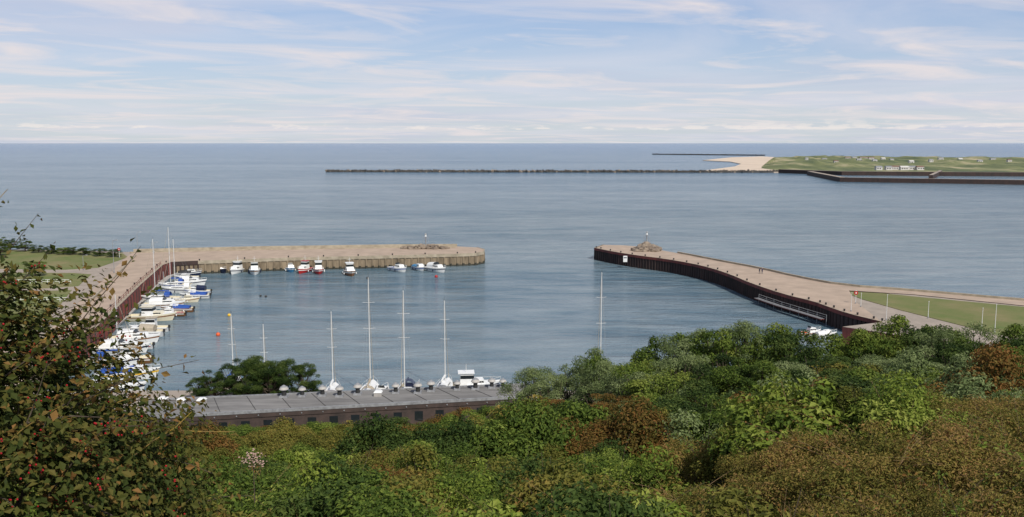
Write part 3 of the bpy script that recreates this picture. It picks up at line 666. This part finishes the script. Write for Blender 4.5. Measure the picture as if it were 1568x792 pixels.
while y<105:
    sp_=2.7
    x=-(0.62*y+3)
    while x<0.62*y+3:
        xx=x+random.uniform(-1,1); yy=y+random.uniform(-1,1); x+=sp_
        nz=noise.noise(Vector((xx/7,yy/9,4))); nz2=noise.noise(Vector((xx/9,yy/11,8)))
        k='russet' if nz>.26 else ('dkleaf' if nz2<-.18 else ('olive' if nz2>.16 else 'green'))
        if -14<xx<9 and yy>76: k=random.choice(['russet','russet','russet','olive','green'])
        if xx>5 and random.random()<.3: k='willow'
        inst(random.choice(MBs[k]),(xx,yy,T(xx,yy)-.4),random.uniform(.6,.95)*(1-.12*sstep(85,102,yy))*(.78+.42*sstep(-14,6,xx)),G2,'scrub'); cnt+=1
    y+=sp_*.9
print('instances',cnt)

# trees
def treemesh(name,h,R_,lk,nper=300,size=.2,asp=.45):
    q=MB(); cl_=[]
    n=52
    for i in range(n):
        a=random.uniform(0,6.28); t=random.random()**.5; zf=random.uniform(.22,.97)
        prof=math.sin(math.pi*min(1,(zf-.08)/.96))**.55
        cl_.append((math.cos(a)*t*R_*prof*1.08,math.sin(a)*t*R_*prof*1.08,h*zf*random.uniform(.9,1.06),random.uniform(.09,.22)*R_*1.25))
    pv=Vector((0,0,-.8)); r=.035*h
    for i in range(1,6):
        nx_=Vector((random.uniform(-.15,.15),random.uniform(-.15,.15),h*.13*i)); q.tube(pv,nx_,r,r*.8,'bark',8); pv=nx_; r*=.8
    for c_ in cl_:
        st_=Vector((0,0,h*random.uniform(.15,.5))); e=Vector(c_[:3]); md=st_.lerp(e,.5)+Vector((0,0,-.2)); q.tube(st_,md,.012*h,.008*h,'bark',5); q.tube(md,e,.008*h,.003*h,'bark',5)
    return cloudmesh(name,cl_,nper,size,lk,asp,q,flat=.4,zmin=h*.06,crange=.6)
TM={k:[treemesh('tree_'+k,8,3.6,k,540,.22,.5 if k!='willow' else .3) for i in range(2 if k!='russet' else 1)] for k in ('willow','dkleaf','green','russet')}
def tree(px,ytop,d,k,wr=1.0,g0=None,name=None):
    if k=='dark': k='dkleaf'
    x=(px-784)/F*d*1.02; dep=PIT+math.atan((ytop-396)/F); zt=H-d*math.tan(dep); g=T(x,d) if g0 is None else g0
    h=max(2.5,zt-g); s_=h/8.4
    o=bpy.data.objects.new(name or {'willow':'willow_tree','dkleaf':'elder_tree','green':'maple_tree','russet':'rowan_tree'}[k],random.choice(TM[k])); o.location=(x,d,g); o.rotation_euler=(0,0,random.uniform(0,6.28)); sx=(.35*s_+.65)*wr; o.scale=(sx,sx,s_); sc.collection.objects.link(o)
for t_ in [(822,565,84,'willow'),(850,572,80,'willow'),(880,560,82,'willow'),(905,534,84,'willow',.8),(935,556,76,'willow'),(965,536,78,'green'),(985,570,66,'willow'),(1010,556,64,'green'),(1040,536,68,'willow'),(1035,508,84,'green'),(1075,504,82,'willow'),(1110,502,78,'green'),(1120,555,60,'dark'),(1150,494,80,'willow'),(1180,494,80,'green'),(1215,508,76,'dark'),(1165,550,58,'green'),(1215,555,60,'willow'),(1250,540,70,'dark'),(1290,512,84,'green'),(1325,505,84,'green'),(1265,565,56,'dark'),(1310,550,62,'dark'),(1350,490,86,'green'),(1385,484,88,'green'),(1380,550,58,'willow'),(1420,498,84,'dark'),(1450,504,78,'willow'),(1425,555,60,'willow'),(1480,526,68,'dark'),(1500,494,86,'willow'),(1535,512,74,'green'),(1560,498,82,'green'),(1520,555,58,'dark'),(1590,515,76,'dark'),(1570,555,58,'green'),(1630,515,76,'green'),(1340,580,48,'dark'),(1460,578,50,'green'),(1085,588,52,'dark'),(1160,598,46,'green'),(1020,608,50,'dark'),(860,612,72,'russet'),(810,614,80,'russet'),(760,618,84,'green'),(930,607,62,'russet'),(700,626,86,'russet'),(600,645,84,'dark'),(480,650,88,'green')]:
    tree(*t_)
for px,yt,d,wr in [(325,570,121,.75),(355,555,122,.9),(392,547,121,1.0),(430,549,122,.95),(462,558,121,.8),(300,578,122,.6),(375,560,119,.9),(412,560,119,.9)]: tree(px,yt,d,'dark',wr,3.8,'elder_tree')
# shrubs beyond the lawn on the left
for px,yt,d in [(-20,368,305),(5,362,300),(25,366,298),(48,368,296),(68,376,293),(88,380,290),(105,383,288),(120,381,288),(138,381,286),(160,384,284),(182,386,282),(10,372,285),(-50,366,300),(60,398,240),(20,415,215)]:
    tree(px,yt,d,'dark' if random.random()<.7 else 'green',.95,3.8,'shoreline_shrub')

# ---------------------------------------------------------------- near hawthorn with berries
def haw():
    c=np.array([-4.3,5.3,37.4]); R3=np.array([2.40,1.7,2.08])
    q=MB(); n=95000
    dd=rng.normal(size=(n,3)); dd/=np.linalg.norm(dd,axis=1,keepdims=True)
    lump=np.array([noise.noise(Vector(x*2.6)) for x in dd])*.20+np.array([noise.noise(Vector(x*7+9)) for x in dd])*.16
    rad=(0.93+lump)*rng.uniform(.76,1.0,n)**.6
    pos=c+dd*rad[:,None]*R3; nr=dd+np.array([0,0,.5]); cc=lump*1.5-(.93+lump-rad)*1.6  # inner and hollow leaves coloured darker: shade inside the bush put into lv
    for i in range(560):
        a=rng.normal(size=3); a/=np.linalg.norm(a); 
        if a[2]<-.2: a[2]*=-1
        s0=c+a*R3*.8; up=a*np.array([.8,.6,.9])+rng.normal(size=3)*.35; ln=rng.uniform(.25,.75)
        pts=[s0]; 
        for j in range(4):
            pts.append(pts[-1]+up*ln/4); up=up+np.array([0,0,-.12])+rng.normal(size=3)*.12
        for j in range(4): q.tube(pts[j],pts[j+1],.006-.0011*j,.005-.0011*j,'lichen' if i%4==0 else 'bark',4)
        m_=36; tt=rng.uniform(0.1,4,m_); pp=np.array([pts[min(3,int(t))]*(1-(t-int(t)))+pts[min(4,int(t)+1)]*(t-int(t)) for t in tt])+rng.normal(size=(m_,3))*.035
        pos=np.concatenate([pos,pp]); nr=np.concatenate([nr,rng.normal(size=(m_,3))*.6+np.array([0,0,.8])]); cc=np.concatenate([cc,np.full(m_,rng.uniform(-.05,.35))])
        if i%3==0:
            for t in range(2):
                b0=pts[2+t]
                for j in range(6):
                    o_=rng.normal(size=3)*.03; q.ball(tuple(b0+o_),.0062,'berry',nu=5,nv=4)
    for i in range(26):
        a=rng.normal(size=3); a[2]=abs(a[2])+.3; a/=np.linalg.norm(a); p0=c+np.array([0,0,-1.6]); p1=c+a*R3*.45+rng.normal(size=3)*.1; p2=c+a*R3*.9
        q.tube(p0,p1,.035,.022,'bark',6); q.tube(p1,p2,.018,.006,'lichen' if i%2 else 'bark',5)
    for i in range(60):
        x0=-2.75+rng.uniform(-.5,.55); z0_=38.45+rng.uniform(-.4,.2); p=np.array([x0,3.62+rng.uniform(-.1,.2),z0_]); u=np.array([rng.uniform(-.35,.35),rng.uniform(-.2,.2),rng.uniform(-.2,.25)])
        for j in range(4):
            p_=p+u*.16; q.tube(p,p_,.006-.0011*j,.005-.0011*j,'lichen',5); p=p_; u=u+rng.normal(size=3)*.14
    for i in range(380):
        a=rng.normal(size=3); a/=np.linalg.norm(a); a[1]=-abs(a[1]); l_=.95+noise.noise(Vector(a*2.6))*.20+noise.noise(Vector(a*7+9))*.16
        b0=c+a*R3*(l_*1.0)
        for j in range(rng.integers(3,8)): q.ball(tuple(b0+rng.normal(size=3)*.035),.0062,'berry',nu=5,nv=4)
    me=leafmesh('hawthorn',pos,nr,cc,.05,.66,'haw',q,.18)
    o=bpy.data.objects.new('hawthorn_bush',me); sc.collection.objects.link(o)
haw()
def flowers(px,py,d,n=60,sp_=.16,name='flower_cluster'):
    q=MB(); x=(px-784)/F*d; z_=H-d*math.tan(PIT+math.atan((py-396)/F))
    for i in range(n): 
        q.ball((random.gauss(0,sp_),random.gauss(0,sp_*.6),random.gauss(0,sp_*.8)),random.uniform(.006,.013),'flower',sz=.6,nu=5,nv=4)
    q.tube((0,0,-.5),(0,0,0),.006,.004,'bark',5); q.obj(name,(x,d*1.0,z_))
flowers(372,703,9.3,110,.06)
